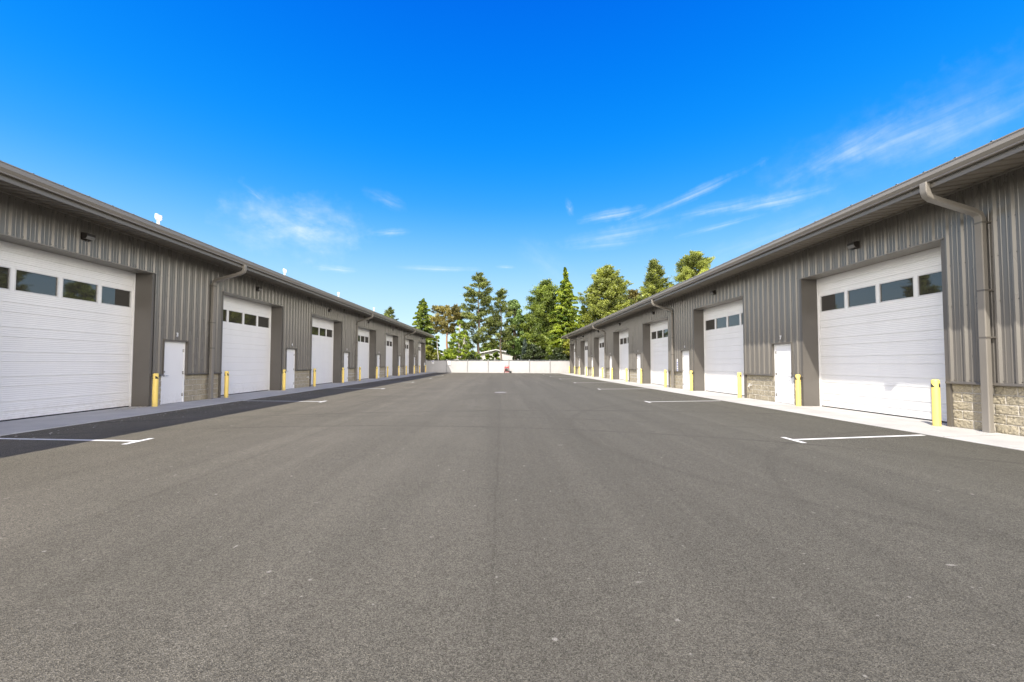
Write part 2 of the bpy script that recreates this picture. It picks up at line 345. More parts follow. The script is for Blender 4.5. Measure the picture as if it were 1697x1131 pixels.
# ------------------------------------------------------------------ the two storage buildings
W, PER, HH = 4.49, 7.925, 4.36
ZT = 5.44
YA, YB = -16.0, 61.65
RP = .305
def rib_profile(y0, y1):           # PBR panel: trapezoid ribs 1 ft apart with two minor beads between
    pts = []
    k0 = math.floor(y0 / RP) - 1; k1 = math.ceil(y1 / RP) + 1
    raw = []
    for k in range(k0, k1 + 1):
        c = k * RP
        raw += [(c - .052, 0), (c - .018, .038), (c + .018, .038), (c + .052, 0)]
        for q in (.102, .203): raw += [(c + q - .016, 0), (c + q - .007, .006), (c + q + .007, .006), (c + q + .016, 0)]
    raw.sort()
    ys = [r[0] for r in raw]; ds = [r[1] for r in raw]
    out = [(float(np.interp(y0, ys, ds)), y0)] + [(d, y) for y, d in raw if y0 < y < y1] + [(float(np.interp(y1, ys, ds)), y1)]
    return out
def split_block(m, y0, y1, z0, z1, step, d0):
    ny = max(2, int((y1 - y0) / step)); nz = max(2, int((z1 - z0) / step)); bl, bh = .40, .20
    def hnoise(y, z):
        return 0
    ph = rng.uniform(0, 100)
    # value noise on a lattice
    lat = rng.random((64, 64)); lat2 = rng.random((128, 128)); tilt = rng.uniform(-1, 1, (40, 40, 3))
    def vn(la, u, v):
        n = la.shape[0]; iu, iv = int(math.floor(u)), int(math.floor(v)); fu, fv = u - iu, v - iv
        fu = fu * fu * (3 - 2 * fu); fv = fv * fv * (3 - 2 * fv)
        a, b = la[iu % n, iv % n], la[(iu + 1) % n, iv % n]; c, d = la[iu % n, (iv + 1) % n], la[(iu + 1) % n, (iv + 1) % n]
        return (a + (b - a) * fu) * (1 - fv) + (c + (d - c) * fu) * fv
    vs = []; mort = []
    for j in range(nz + 1):
        z = z0 + (z1 - z0) * j / nz
        for i in range(ny + 1):
            y = y0 + (y1 - y0) * i / ny
            row = int(math.floor(z / bh)); yy = y - y0 + (bl / 2 if row % 2 else 0); cb = int(math.floor(yy / bl))
            fy = yy / bl - cb; fz = z / bh - row
            e = min(fy * bl, (1 - fy) * bl, fz * bh, (1 - fz) * bh)
            t = tilt[row % 40, cb % 40]
            h = .020 + .007 * t[0] * (fy - .5) * 2 + .008 * t[1] * (fz - .5) * 2 + 0.012 * (vn(lat, y * 13 + ph, z * 22 + y * 9) - .5) + .020 * (vn(lat2, y * 34 + ph, z * 48 + y * 20) - .5)
            k = min(1, max(.25, (e - .003) / .009))
            vs.append((d0 + h * k, y, z)); mort.append(e < .0065)
    o = len(m.v); m.v += vs; n = ny + 1
    for j in range(nz):
        for i in range(ny):
            q = (j * n + i, j * n + i + 1, (j + 1) * n + i + 1, (j + 1) * n + i)
            m.f.append(tuple(o + a for a in q)); m.mi.append(1 if sum(mort[a] for a in q) >= 2 else 0)

def door_profile(z0, z1, lines):
    zs = []; z = z0
    pts = [(0.0, z0)]
    k = 0
    while z < z1 - .02:
        nxt = min(z + .0508, z1)
        hit = [l for l in lines if z <= l < nxt]
        if hit:
            l = hit[0]
            if l - .013 > pts[-1][1] + .001: pts.append((0.0, l - .013))
            pts += [(-.022, l - .010), (-.022, l + .009), (0.0, l + .014)]
            z = max(nxt, l + .02)
        else:
            pts += [(0.0, nxt - .016), (-.0055, nxt - .010), (-.0055, nxt - .004), (0.0, nxt)] if nxt < z1 else [(0.0, nxt)]
            z = nxt
    if pts[-1][1] < z1: pts.append((0.0, z1))
    out = [pts[0]]
    for p in pts[1:]:
        if p[1] > out[-1][1] + .0005: out.append(p)
    return out

def storage_building(side, o0, label, ds_ys, numbers, vents):
    x0 = XL if side < 0 else XR; sg = 1 if side < 0 else -1
    sl = slope(x0)
    root = tag(empty('storage_building', (x0, 8, .045)), label, 'building', 'long metal storage buildings facing each other')
    # local (d outward, y, z above slab) -> coordinates relative to root
    xf = lambda d, y, z: (sg * d, y - 8, z - sl * (y - 8))
    zt = ZT - .045
    ops = [o0 + PER * n for n in range(-1, 6)]
    piers = []; prev = YA
    for o in ops: piers.append((prev, o)); prev = o + W
    piers.append((prev, YB))
    mand = [o + W + .555 for o in ops[:-1]]; MW, MH = 1.016, 2.185
    JW = .085
    # wall
    m = MB(); zh = HH + .032
    m.ext_z(rib_profile(YA, YB), zh, zt)
    for i, (a, b) in enumerate(piers):
        a2 = a + (JW if i else 0); b2 = b - (JW if i < len(piers) - 1 else 0)
        d0 = [q for q in mand if a < q < b]
        zb = 1.045
        if d0:
            q = d0[0]
            m.ext_z(rib_profile(a2, q - .03), zb, MH + .05); m.ext_z(rib_profile(q + MW + .03, b2), zb, MH + .05)
            m.ext_z(rib_profile(a2, b2), MH + .05, zh)
        else: m.ext_z(rib_profile(a2, b2), zb, zh)
        # solid core behind the sheet
        if d0:
            q = d0[0]
            m.box((-.50, a2, 0), (-.075, q - .004, zh)); m.box((-.50, q + MW + .004, 0), (-.075, b2, zh)); m.box((-.50, q - .004, MH + .003), (-.075, q + MW + .004, zh))
            m.box((-.50, q - .004, 0), (-.16, q + MW + .004, MH))
        else: m.box((-.50, a2, 0), (-.075, b2, zh))
    for o in ops: m.box((-1.0, o - .3, zh + .002), (-.075, o + W + .3, zt))
    m.box((-18.0, YB - .02, -.2), (-.56, YB - .004, zt + .3)); m.box((-18.0, YA, -.2), (-.5, YA + .1, zt + .3)); m.box((-18.1, YA, -.2), (-18.0, YB, zt))
    m.box((-.56, YB - .03, 0), (.05, YB + .03, zt)); 
    m.box((-17.9, YA + .2, zt - .4), (-.6, YB - .1, zt - .3))
    # screws: one row under the header line, one above the base trim
    for a, b in [(6.0, 26.0)]:
        for k in range(int(a / RP), int(b / RP)):
            for dy in (.055, .252):
                y = k * RP + dy
                for z in (1.075, zh + .05, 2.75, 3.7, zt - .12):
                    if any(o - .1 < y < o + W + .1 for o in ops) and z < zh: continue
                    if any(q - .1 < y < q + MW + .1 for q in mand) and z < MH + .1: continue
                    m.box((-.002, y - .008, z - .008), (.008, y + .008, z + .008), 1)
    m.build('wall', ['siding', 'dark'], root, xf)
    # base block
    for i, (a, b) in enumerate(piers):
        a2 = a + (JW if i else 0); b2 = b - (JW if i < len(piers) - 1 else 0)
        d0 = [q for q in mand if a < q < b]
        segs = [(a2, d0[0] - .004), (d0[0] + MW + .004, b2)] if d0 else [(max(a2, 2.0), b2)]
        for p, q in segs:
            if q - p > .03:
                m = MB(); split_block(m, p, q, -.03, 1.0, .0125 if p < 24 else .03, -.072); m.build('block_base', ['block', 'mortar'], root, xf, smooth=True)
    # trim: ledge over the block, jambs and headers, closure under the soffit
    for i, (a, b) in enumerate(piers):
        a2 = a + (.02 if i else 0); b2 = b - (.02 if i < len(piers) - 1 else 0)
        d0 = [q for q in mand if a < q < b]
        segs = [(a2, d0[0] - .03), (d0[0] + MW + .03, b2)] if d0 else [(a2, b2)]
        for p, q in segs:
            if q - p > .03: m = MB(); m.ext_y([(-.07, 1.0), (.035, .985), (.052, 1.0), (.044, 1.043), (-.07, 1.046)], p, q, True, True); m.build('base_ledge', 'trim', root, xf)
    m = MB()
    m.ext_y([(.0, zt - .05), (.046, zt - .05), (.046, zt - .012), (.0, zt - .012)], YA, YB, True, True)
    m.build('eave_trim', 'gutter', root, xf)
    for o in ops:
        m = MB()
        for y0, y1 in ((o - JW, o), (o + W, o + W + JW)): m.box((-.62, y0, -.01), (.014, y1, HH))
        m.box((-.62, o - JW, HH), (.014, o + W + JW, HH + .030), 1); m.box((.0141, o - JW - .02, HH + .004), (.050, o + W + JW + .02, HH + .0305), 1)  # header lighter than the jambs: bounced light put into its colour
        m.build('door_surround', ['jamb', 'gutter'], root, xf)
    # eaves: soffit, fascia, gutter, roof
    EO = 1.22; ze = zt - .19
    m = MB(); ys = []
    k = YA
    while k < YB:
        ys += [(k, 0), (k + .05, .0), (k + .075, .022), (k + .125, .022), (k + .15, 0)]; k += .305
    vs = []
    for d, z in ((.0, zt), (EO, ze)):
        for y, h in ys: vs.append((d, y, z + h * 1.5))
    n = len(ys); m.add(vs, [(i, i + 1, n + i + 1, n + i) for i in range(n - 1)])
    m.build('soffit', 'soffit', root, xf)
    m = MB()
    m.ext_y([(EO - .02, ze - .035), (EO + .03, ze - .035), (EO + .03, ze + .04), (EO + .012, ze + .05), (EO + .012, ze + .31), (EO - .02, ze + .31)], YA, YB + .1, True, True)
    m.build('fascia', 'fascia', root, xf)
    g0, gz = EO + .014, ze + .085
    m = MB()
    prof = [(g0, gz + .26), (g0, gz), (g0 + .085, gz), (g0 + .095, gz + .012), (g0 + .09, gz + .03), (g0 + .12, gz + .075), (g0 + .138, gz + .10), (g0 + .138, gz + .19), (g0 + .15, gz + .195), (g0 + .15, gz + .215), (g0 + .132, gz + .215)]
    m.ext_y(prof, YA, YB + .1); m.ext_y([(d - .003 if d > g0 + .01 else d + .003, z + .003) for d, z in prof], YA, YB + .1)
    m.add([(d, YB + .1, z) for d, z in prof], [tuple(range(len(prof)))])
    m.build('gutter', 'gutter', root, xf, smooth=True)
    m = MB(); zr = ze + .335; rs = 1 / 12
    ys = []; k = YA
    while k < YB:
        rh = .022 if side < 0 else .036; ys += [(k, 0), (k + .02, rh), (k + .05, rh), (k + .07, 0), (k + .55, 0)]; k += .61
    ys = [(y, h) for y, h in ys if y <= YB + .1] + [(YB + .12, 0)]
    n = len(ys)
    for (da, za), (db, zb) in (((EO + .05, zr), (-9.0, zr + 10.27 * rs)), ((-9.0, zr + 10.27 * rs), (-19.2, zr))):
        vs = [(da, y, za + h) for y, h in ys] + [(db, y, zb + h) for y, h in ys]
        m.add(vs, [(i, i + 1, n + i + 1, n + i) for i in range(n - 1)])
        m.add([(d, y, z - .02) for d, z in ((da, za), (db, zb)) for y in (YA, YB + .12)], [(0, 1, 3, 2)])
    m.add([(EO + .05, YA, zr - .02), (EO + .05, YB + .12, zr - .02), (EO + .05, YB + .12, zr + .012), (EO + .05, YA, zr + .012)], [(0, 1, 2, 3)], 1)
    m.ext_y([(EO + .045, zr - .045), (EO + .053, zr - .045), (EO + .053, zr - .0), (EO + .045, zr - .0)], YA, YB + .12, True, True, 1)
    # closed gable end
    m.add([(EO + .01, YB + .1, ze), (EO + .01, YB + .1, zr), (-9, YB + .1, zr + 10.2 * rs), (-19, YB + .1, zr), (-18.1, YB + .1, ze)], [(0, 1, 2, 3, 4)], 1)
    roof = m.build('roof', ['roof', 'trim'], root, xf)
    # white flue terminals standing on the roof
    for y in vents:
        d = -.9; zb = zr + (EO - d) * rs; v = MB()
        v.tube([(d, y, zb - .05), (d, y, zb + .92)], .045, 14); v.lathe([(.0, .0), (.13, 0), (.13, .012), (.06, .06)], (d, y, zb + .0), 16)
        for s_ in (-1, 1):
            v.tube([(d, y, zb + .84), (d, y + s_ * .045, zb + .87), (d, y + s_ * .078, zb + .91), (d, y + s_ * .078, zb + 1.05)], [.042, .05, .054, .054], 12)
        v.build('flue_vent', 'vent', roof, xf, smooth=True)
    # downspouts
    for y in ds_ys:
        v = MB(); hw, hd = .075, .055
        path = [(EO + .075, gz + .02), (EO + .075, gz - .16), (EO + .045, gz - .25), (EO - .04, gz - .315), (.24, gz - .60), (.15, gz - .655), (.115, gz - .75), (.115, .01)]
        rings = []
        for i, (d, z) in enumerate(path):
            p0 = Vector(path[max(i - 1, 0)]); p1 = Vector(path[min(i + 1, len(path) - 1)]); t = (p1 - p0).normalized(); nrm = Vector((-t.y, t.x))
            ring = []
            for (a, c) in ((-hw, -hd + .015), (-hw + .015, -hd), (hw - .015, -hd), (hw, -hd + .015), (hw, hd - .015), (hw - .015, hd), (-hw + .015, hd), (-hw, hd - .015)):
                ring.append((d + nrm.x * c, y + a, z + nrm.y * c))
            rings += ring
        k = 8; v.add(rings, [(i * k + j, i * k + (j + 1) % k, (i + 1) * k + (j + 1) % k, (i + 1) * k + j) for i in range(len(path) - 1) for j in range(k)])
        dsp = v.build('downspout', 'gutter', root, xf, smooth=True)
        for z in (gz - .84, 3.0, 2.0):
            v = MB(); v.box((.0, y - hw - .075, z - .018), (.045, y + hw + .075, z + .018)); v.box((.0451, y - hw - .006, z - .018), (.172, y + hw + .006, z + .018))
            v.build('strap', 'trim', dsp, xf)
        v = MB(); v.box((-.02, y - .12, -.012), (.26, y + .12, .008)); v.build('splash_pad', 'concrete', dsp, xf)
    # overhead doors: one built, the rest share its mesh
    lines = [.22 + .61 * k for k in range(5)] + [.46 + .61 * k for k in range(5)] + [3.90, 4.12]
    lines.sort()
    dz0, dz1 = .035, HH + .06; wz0, wz1 = 3.20, 3.76
    v = MB(); D = -.56
    v.ext_y([(D + d, z) for d, z in door_profile(dz0, wz0, lines)], .0, W)
    v.ext_y([(D + d, z) for d, z in door_profile(wz1, dz1, lines)], .0, W)
    wy = [.11 + 1.09 * k for k in range(4)]
    edges = [0.0]
    for q in wy: edges += [q, q + 1.0]
    edges.append(W)
    for a, b in zip(edges[0::2], edges[1::2]): v.box((D - .05, a, wz0), (D, b, wz1))
    v.box((D - .06, 0, wz0 - .02), (D - .02, W, wz0)); v.box((D - .06, 0, wz1), (D - .02, W, wz1 + .02))
    for a, b in ((0, .05), (W - .05, W)): v.bbox((D + .002, a, 0.0), (D + .03, b, HH), .006)
    v.bbox((D + .002, .051, HH - .035), (D + .03, W - .051, HH), .006)
    v.box((D - .03, 0, .0), (D - .006, W, dz0), 1)
    pane = MB()
    pane.box((D - .035, .022, wz0 + .022), (D - .022, .978, wz1 - .022), 0)
    for a, b in (((.0, wz0), (1.0, wz0 + .025)), ((.0, wz1 - .025), (1.0, wz1)), ((.0, wz0 + .025), (.022, wz1 - .025)), ((.978, wz0 + .025), (1.0, wz1 - .025))):
        pane.box((D - .03, a[0], a[1]), (D + .006, b[0], b[1]), 1)
    first = None
    for o in ops:
        loc = (0, o - 8, -sl * (o - 8))
        if first is None:
            dx = lambda d, y, z: (sg * d, y, z - sl * y)
            d_ = v.build('overhead_door', ['door', 'black'], root, dx); d_.location = loc
            w0 = pane.build('window', ['glass', 'grey'], d_, lambda d, y, z: (sg * d, y, z)); w0.location = (0, wy[0], -sl * wy[0]); first = (d_, w0)
            for q in wy[1:]: put(w0, 'window', d_, (0, q, -sl * q))
        else:
            d_ = put(first[0], 'overhead_door', root, loc)
            for q in wy: put(first[1], 'window', d_, (0, q, -sl * q))
    # entry doors
    efirst = None
    for i, q in enumerate(mand):
        loc = (0, q - 8, -sl * (q - 8))
        if efirst is None:
            lx = lambda d, y, z: (sg * d, y, z)
            v = MB(); v.bbox((-.115, .05, .012), (-.07, MW - .05, MH - .05), .004); e = v.build('entry_door', 'door', root, lx); e.location = loc
            v = MB()
            for a, b in (((-.12, 0, .0), (-.055, .048, MH)), ((-.12, MW - .048, 0), (-.055, MW, MH)), ((-.12, .048, MH - .048), (-.055, MW - .048, MH))): v.bbox(a, b, .005)
            v.box((-.12, .048, 0), (-.06, MW - .048, .011), 1)
            fr = v.build('door_frame', ['white', 'steel'], e, lx)
            v = MB(); v.box((-.10, -.03, MH), (.048, MW + .03, MH + .05)); v.box((-.10, -.034, .99), (.030, -.004, MH)); v.box((-.10, MW + .004, .99), (.030, MW + .034, MH))
            dt = v.build('door_trim', 'trim', e, lx)
            v = MB(); hz = .98
            v.tube([(-.072, .115, hz), (-.055, .115, hz)], .034, 16); v.tube([(-.06, .115, hz), (-.012, .115, hz), (-.004, .13, hz), (-.002, .25, hz - .004)], [.013, .012, .011, .009], 10)
            hd = v.build('handle', 'steel', e, lx, smooth=True)
            v = MB(); v.tube([(-.072, .115, hz + .13), (-.05, .115, hz + .13)], .03, 16); hs = [v.build('deadbolt', 'steel', e, lx)]
            for z in (.28, 1.06, 1.86):
                v = MB(); v.tube([(-.062, MW - .05, z - .055), (-.062, MW - .05, z + .055)], .011, 8); v.box((-.071, MW - .105, z - .05), (-.068, MW - .055, z + .05)); hs.append(v.build('hinge', 'steel', e, lx))
            efirst = (e, [fr, dt, hd] + hs)
        else:
            e = put(efirst[0], 'entry_door', root, loc)
            for c in efirst[1]: put(c, c.name, e, (0, 0, 0))
        cu = bpy.data.curves.new('unit_number', 'FONT'); cu.body = numbers[i]; cu.size = .19; cu.extrude = .004; cu.align_x = 'CENTER'; cu.align_y = 'CENTER'; cu.offset = .006
        to = bpy.data.objects.new('tmp', cu); COL.objects.link(to); bpy.context.view_layer.update()
        me = bpy.data.meshes.new_from_object(to.evaluated_get(bpy.context.evaluated_depsgraph_get())); bpy.data.objects.remove(to)
        me.materials.clear(); me.materials.append(M['white'])
        no = bpy.data.objects.new('unit_number', me); COL.objects.link(no); no.parent = root
        R = Matrix(((0, 0, 1), (1, 0, 0), (0, 1, 0))) if side < 0 else Matrix(((0, 0, -1), (-1, 0, 0), (0, 1, 0)))
        yy = q + MW / 2
        no.matrix_local = Matrix.Translation((sg * .042, yy - 8, 2.41 - sl * (yy - 8))) @ R.to_4x4()
    # wall lamps over each overhead door
    lf = None
    for o in ops:
        y = o + W / 2 + .03; loc = (0, y - 8, 4.895 - sl * (y - 8))
        if lf is None:
            lx = lambda d, y, z: (sg * d, y, z)
            v = MB(); v.bbox((.0, -.13, -.13), (.06, .13, .13), .01); v.ext_y([(.06, -.10), (.17, -.10), (.235, .0), (.235, .09), (.06, .13)], -.15, .15, True, True)
            l0 = v.build('wall_lamp', 'dark', root, lx); l0.location = loc; l0.scale = (.78, .78, .78)
            v = MB(); v.ext_y([(.172, -.102), (.19, -.106), (.247, .0), (.237, .004)], -.14, .14, True, True); le = v.build('lens', 'lens', l0, lx)
            v = MB(); v.tube([(.10, 0, -.10), (.10, 0, -.145)], [.03, .022], 12); se = v.build('sensor', 'dark', l0, lx); lf = (l0, le, se)
        else:
            l0 = put(lf[0], 'wall_lamp', root, loc); put(lf[1], 'lens', l0, (0, 0, 0)); put(lf[2], 'sensor', l0, (0, 0, 0))
    # hose taps on the block base
    for n in ([1] if side < 0 else [1]):
        y = (ops[n + 1] - .45) if side < 0 else ops[n] - .42
        v = MB(); v.tube([(-.05, y, .56), (.06, y, .56), (.09, y, .53), (.10, y, .49)], .018, 10); v.tube([(.045, y, .56), (.045, y, .62)], .01, 8)
        v.tube([(.045, y - .045, .625), (.045, y + .045, .625)], .014, 8); v.lathe([(0, 0), (.05, 0), (.05, .02), (0, .02)], (0, 0, 0), 4) if False else None
        v.build('hose_tap', 'grey', root, xf, smooth=True)
    if side < 0:
        v = MB(); v.bbox((-.05, YB - .55, 1.0), (.09, YB - .25, 1.45), .015); v.tube([(.03, YB - .4, 1.0), (.03, YB - .4, .0)], .025, 8); v.build('meter_box', 'grey', root, xf)
    return root
storage_building(-1, 17.09, 'long brown metal storage building with its front in shade and white flue vents on top', (16.36, 32.42, 48.25), '345678', (14.9, 23.5, 31.2, 39.8))
storage_building(1, 17.20, 'long brown metal storage building with sunlit tan block base and unit 7 door', (8.39, 24.26, 40.3, 56.4), '765432', ())

# ------------------------------------------------------------------ bollards
def bollards():
    r = .076; h = 1.06
    root = empty('bollard'); v = MB()
    v.lathe([(0, h + .03), (.035, h + .028), (.065, h + .017), (r - .004, h + .004), (r, h - .006), (r, .004), (r + .012, .004), (r + .012, -.03)], seg=28)
    body = v.build('post', 'yellow', root, smooth=True)
    sts = []
    for a0 in (-.75, 1.4, 3.5):
        v = MB(); k = 9; vs = []
        for i in range(k):
            t = i / (k - 1); a = a0 + t * 1.25; lo = h - .155; hi = lo + .012 + .085 * (1 - max(0, t - .15) / .85)
            vs += [((r + .0015) * math.cos(a), (r + .0015) * math.sin(a), lo), ((r + .0015) * math.cos(a), (r + .0015) * math.sin(a), hi)]
        v.add(vs, [(2 * i, 2 * i + 2, 2 * i + 3, 2 * i + 1) for i in range(k - 1)])
        sts.append(v.build('stripe', 'black', body))
    first = True
    ordw = ['one', 'two', 'three', 'four', 'five', 'six', 'seven']
    for side, x, o0 in ((-1, XL + .17, 17.09), (1, XR - .16, 17.20)):
        sn = 'left' if side < 0 else 'right'
        for n in range(-1, 6):
            for e in (0, 1):
                if side < 0 and n == -1 and e == 0: continue
                y = o0 + PER * n + (-.0 + .12 if e == 0 else W + .06)
                if e == 0: y = o0 + PER * n + .09
                z = .04 + G(XL if side < 0 else XR, y)
                if first: t = root; first = False
                else:
                    t = root.copy(); COL.objects.link(t)
                    b = body.copy(); COL.objects.link(b); b.parent = t
                    for s_ in sts: c = s_.copy(); COL.objects.link(c); c.parent = b
                t.location = (x, y, z); t.rotation_euler = (0, 0, random.uniform(-.3, .3) + (math.pi if side > 0 else 0))
                tag(t, 'yellow bollard at the %s jamb of overhead door %s along the %s building' % ('near' if e == 0 else 'far', ordw[n + 1], 'shaded' if side < 0 else 'sunlit'), 'bollard', 'yellow bollards beside the overhead doors')
bollards()

# ------------------------------------------------------------------ fence at the end of the yard, with its signs
FY = 63.35
def fence():
    root = tag(empty('fence', (0, FY, 0)), 'white panel fence with grey posts and dark top rail closing off the yard', 'fence')
    ps = [-18.2 + 3.17 * k - .0 for k in range(11)]
    ps = [-5.30 + 3.19 * k for k in range(-4, 7)]
    top = 1.80
    for i, x in enumerate(ps):
        gz = G(x, FY) if XL - 2 < x < XR + 2 else G(max(min(x, XR), XL), FY)
        v = MB(); v.tube([(x, -.05, gz - .1), (x, -.05, top + .10)], .055, 12); v.lathe([(.06, 0), (.06, .03), (.03, .07), (0, .08)], (x, -.05, top + .10), 12)
        v.build('post', 'post', root, smooth=True)
        if i < len(ps) - 1:
            x1 = ps[i + 1]; z0 = min(G(max(min(q, XR), XL), FY) for q in (x, x1))
            v = MB(); n = 24; prof = []
            for k in range(n + 1):
                xx = x + .03 + (x1 - x - .06) * k / n
                prof.append((xx, .012 * math.sin(k * math.pi / n) * (1 if i % 2 else -.6) + .003 * (k % 2)))
            vs = [(a, b, z0 + .02) for a, b in prof] + [(a, b, top - .04) for a, b in prof] + [(a, b + .03, z0 + .02) for a, b in prof] + [(a, b + .03, top - .04) for a, b in prof]
            q = n + 1
            fs = [(k, k + 1, q + k + 1, q + k) for k in range(n)] + [(2 * q + k, 2 * q + k + 1, 3 * q + k + 1, 3 * q + k) for k in range(n)] + [(q + k, q + k + 1, 3 * q + k + 1, 3 * q + k) for k in range(n)]
            v.add(vs, fs); v.build('panel', 'panel', root)
    v = MB(); v.tube([(ps[0], -.02, top + .02), (ps[-1], -.02, top + .02)], .05, 10); v.build('top_rail', 'rail', root)
    v = MB(); v.tube([(ps[0], -.02, top + .13), (ps[-1], -.02, top + .13)], .008, 6); v.build('top_wire', 'rail', root)
    # kerb strip under the panels
    v = MB(); v.box((ps[0], -.16, -.35), (ps[-1], .12, -.02)); 
    v = MB()
    for a, b in zip(ps[:-1], ps[1:]):
        za, zb = G(max(min(a, XR), XL), FY), G(max(min(b, XR), XL), FY)
        v.add([(a, -.14, za - .1), (b, -.14, zb - .1), (b, -.14, zb + .09), (a, -.14, za + .09), (a, -.02, za + .09), (b, -.02, zb + .09)], [(0, 1, 2, 3), (3, 2, 5, 4)])
    v.build('kerb', 'concrete', root)
    # signs wired to the fence
    def sign(x, z, w, h, label, blocks):
        s_ = tag(empty('fence_sign', (x, FY - .06, z)), label, 'sign', 'small signs on the white fence')
        v = MB(); v.bbox((-w / 2, -.008, -h / 2), (w / 2, 0, h / 2), .003); v.build('sign_board', 'sign', s_)
        v = MB()
        for (a, b, c, d) in blocks: v.box((a, -.012, b), (c, -.0085, d))
        v.build('marking', 'signblue', s_)
    sign(-8.14, 1.42, .46, .62, 'light grey weathered sign on the shaded part of the white fence', [(-.10, .06, .10, .2)])
    sign(-10.62, 1.52, .40, .55, 'white sign with round mark on the fence beside the shaded building corner', [(-.08, .08, .08, .2)])
    return root
fence()

# ------------------------------------------------------------------ sign on the right wall
def wall_sign():
    y = 23.72; s_ = tag(empty('wall_sign', (XR - .045, y, 1.42 + G(XR, y))), 'tall narrow white sign with four dark blue squares beside an entry door', 'sign')
    v = MB(); v.bbox((-.008, -.085, -.36), (0, .085, .36), .003); v.build('sign_board', 'sign', s_)
    v = MB()
    for k, hh in enumerate((.05, .05, .035, .05)): v.box((-.011, -.045, .16 - k * .145 - hh), (-.0085, .045, .16 - k * .145 + hh * .6))
    v.build('symbol', 'signblue', s_)
wall_sign()

# ------------------------------------------------------------------ red wheeled machine by the fence
def machine():
    x = .82; gz = G(x, 62.6); r = tag(empty('wheeled_machine', (x, 62.5, gz)), 'small red wheeled machine with black engine parked against the white fence', 'machine')
    v = MB()
    for s_ in (-.26, .26):
        v.tube([(s_ - .05, -.1, .16), (s_ - .05, .12, .30), (s_ - .05, .20, .75), (s_ * .8 - .05, .22, 1.0)], .03, 10)
        v.tube([(s_ - .05, -.42, .16), (s_ - .05, .12, .16)], .03, 10)
    v.tube([(-.26, .22, 1.0), (.16, .22, 1.0)], .034, 10); v.tube([(-.31, .18, .6), (.21, .18, .6)], .026, 8); v.tube([(-.31, -.42, .16), (.21, -.42, .16)], .03, 8)
    v.build('frame', 'red', r, smooth=True)
    v = MB(); v.bbox((-.30, -.30, .22), (.10, .08, .58), .05); v.tube([(-.12, -.12, .58), (-.12, -.12, .66)], .12, 16); v.build('engine', 'dark', r)
    v = MB(); v.bbox((-.34, -.26, .70), (.16, .10, .88), .07); v.build('hood', 'red', r, smooth=True)
    v = MB(); v.bbox((.12, -.30, .20), (.30, -.02, .38), .03); v.tube([(.2, -.16, .38), (.2, -.16, .5)], .03, 8); v.build('pump', 'dark', r)
    for xx in (-.38, .34):
        v = MB(); k = 18; v.tube([(xx, .02, .16), (xx + .085, .02, .16)], .16, 20); w = v.build('wheel', 'black', r); v = MB(); v.tube([(xx - .004, .02, .16), (xx + .089, .02, .16)], .07, 14); v.build('rim', 'red', w)
    v = MB()
    pts = [(.45 + .11 * math.cos(t * .7), -.25 + .03 * t, .035 + .012 * t) for t in range(0, 14)]
    pts = [(.44 + .14 * math.cos(t * .6), -.2 + .14 * math.sin(t * .6), .03 + .011 * t) for t in range(24)]
    v.tube(pts, .028, 8); v.build('hose', 'black', r, smooth=True); r.scale = (1.2, 1.2, 1.08)
machine()

# ------------------------------------------------------------------ houses behind the fence
def house(x0, x1, xr, Y, ze0, zr, ze1, depth, label, wins, left_open=False, w0=None, w1=None):
    g = -.3; r = tag(empty('house', ((x0 + x1) / 2, Y, g)), label, 'house'); cx = (x0 + x1) / 2
    f = lambda x, y, z: (x - cx, y - Y, z - g)
    w0 = x0 + .9 if w0 is None else w0; w1 = x1 - .9 if w1 is None else w1
    def zroof(x): return ze0 + (zr - ze0) * (x - x0) / (xr - x0) if x < xr else zr + (ze1 - zr) * (x - xr) / (x1 - xr)
    v = MB(); a = [(w0, g), (w1, g), (w1, zroof(w1) - .05)] + ([(xr, zr - .05)] if w0 < xr < w1 else []) + [(w0, zroof(w0) - .05)]
    n = len(a); v.add([(x, Y + .35, z) for x, z in a] + [(x, Y + depth - .5, z) for x, z in a], [tuple(range(n)), tuple(range(2 * n - 1, n - 1, -1))] + [(i, (i + 1) % n, n + (i + 1) % n, n + i) for i in range(n)])
    v.build('wall', 'housewhite', r, f)
    v = MB()
    for (xa, za), (xb, zb) in (((x0, ze0), (xr, zr)), ((xr, zr), (x1, ze1))):
        v.add([(xa, Y, za), (xb, Y, zb), (xb, Y + depth, zb), (xa, Y + depth, za), (xa, Y, za + .10), (xb, Y, zb + .10), (xb, Y + depth, zb + .10), (xa, Y + depth, za + .10)],
              [(0, 1, 2, 3), (4, 5, 6, 7), (0, 4, 7, 3), (1, 5, 6, 2), (2, 3, 7, 6), (0, 1, 5, 4)])
    rf = v.build('roof', 'houseroof', r, f)
    v = MB()
    for (xa, za), (xb, zb) in (((x0 - .06, ze0), (xr, zr)), ((xr, zr), (x1 + .06, ze1))):
        v.add([(xa, Y - .045, za - .06), (xb, Y - .045, zb - .06), (xb, Y - .005, zb - .06), (xa, Y - .005, za - .06), (xa, Y - .045, za + .16), (xb, Y - .045, zb + .16), (xb, Y - .005, zb + .16), (xa, Y - .005, za + .16)],
              [(0, 1, 5, 4), (1, 2, 6, 5), (2, 3, 7, 6), (3, 0, 4, 7), (4, 5, 6, 7), (0, 1, 2, 3)])
    v.build('bargeboard', 'white', rf, f)
    for (xa, xb, za, zb) in wins:
        v = MB(); v.box((xa, Y + .31, za), (xb, Y + .348, zb)); wf = v.build('window', 'white', r, f)
        v = MB(); v.box((xa + .07, Y + .30, za + .07), (xb - .07, Y + .307, zb - .07)); v.build('pane', 'houseglass', wf, f)
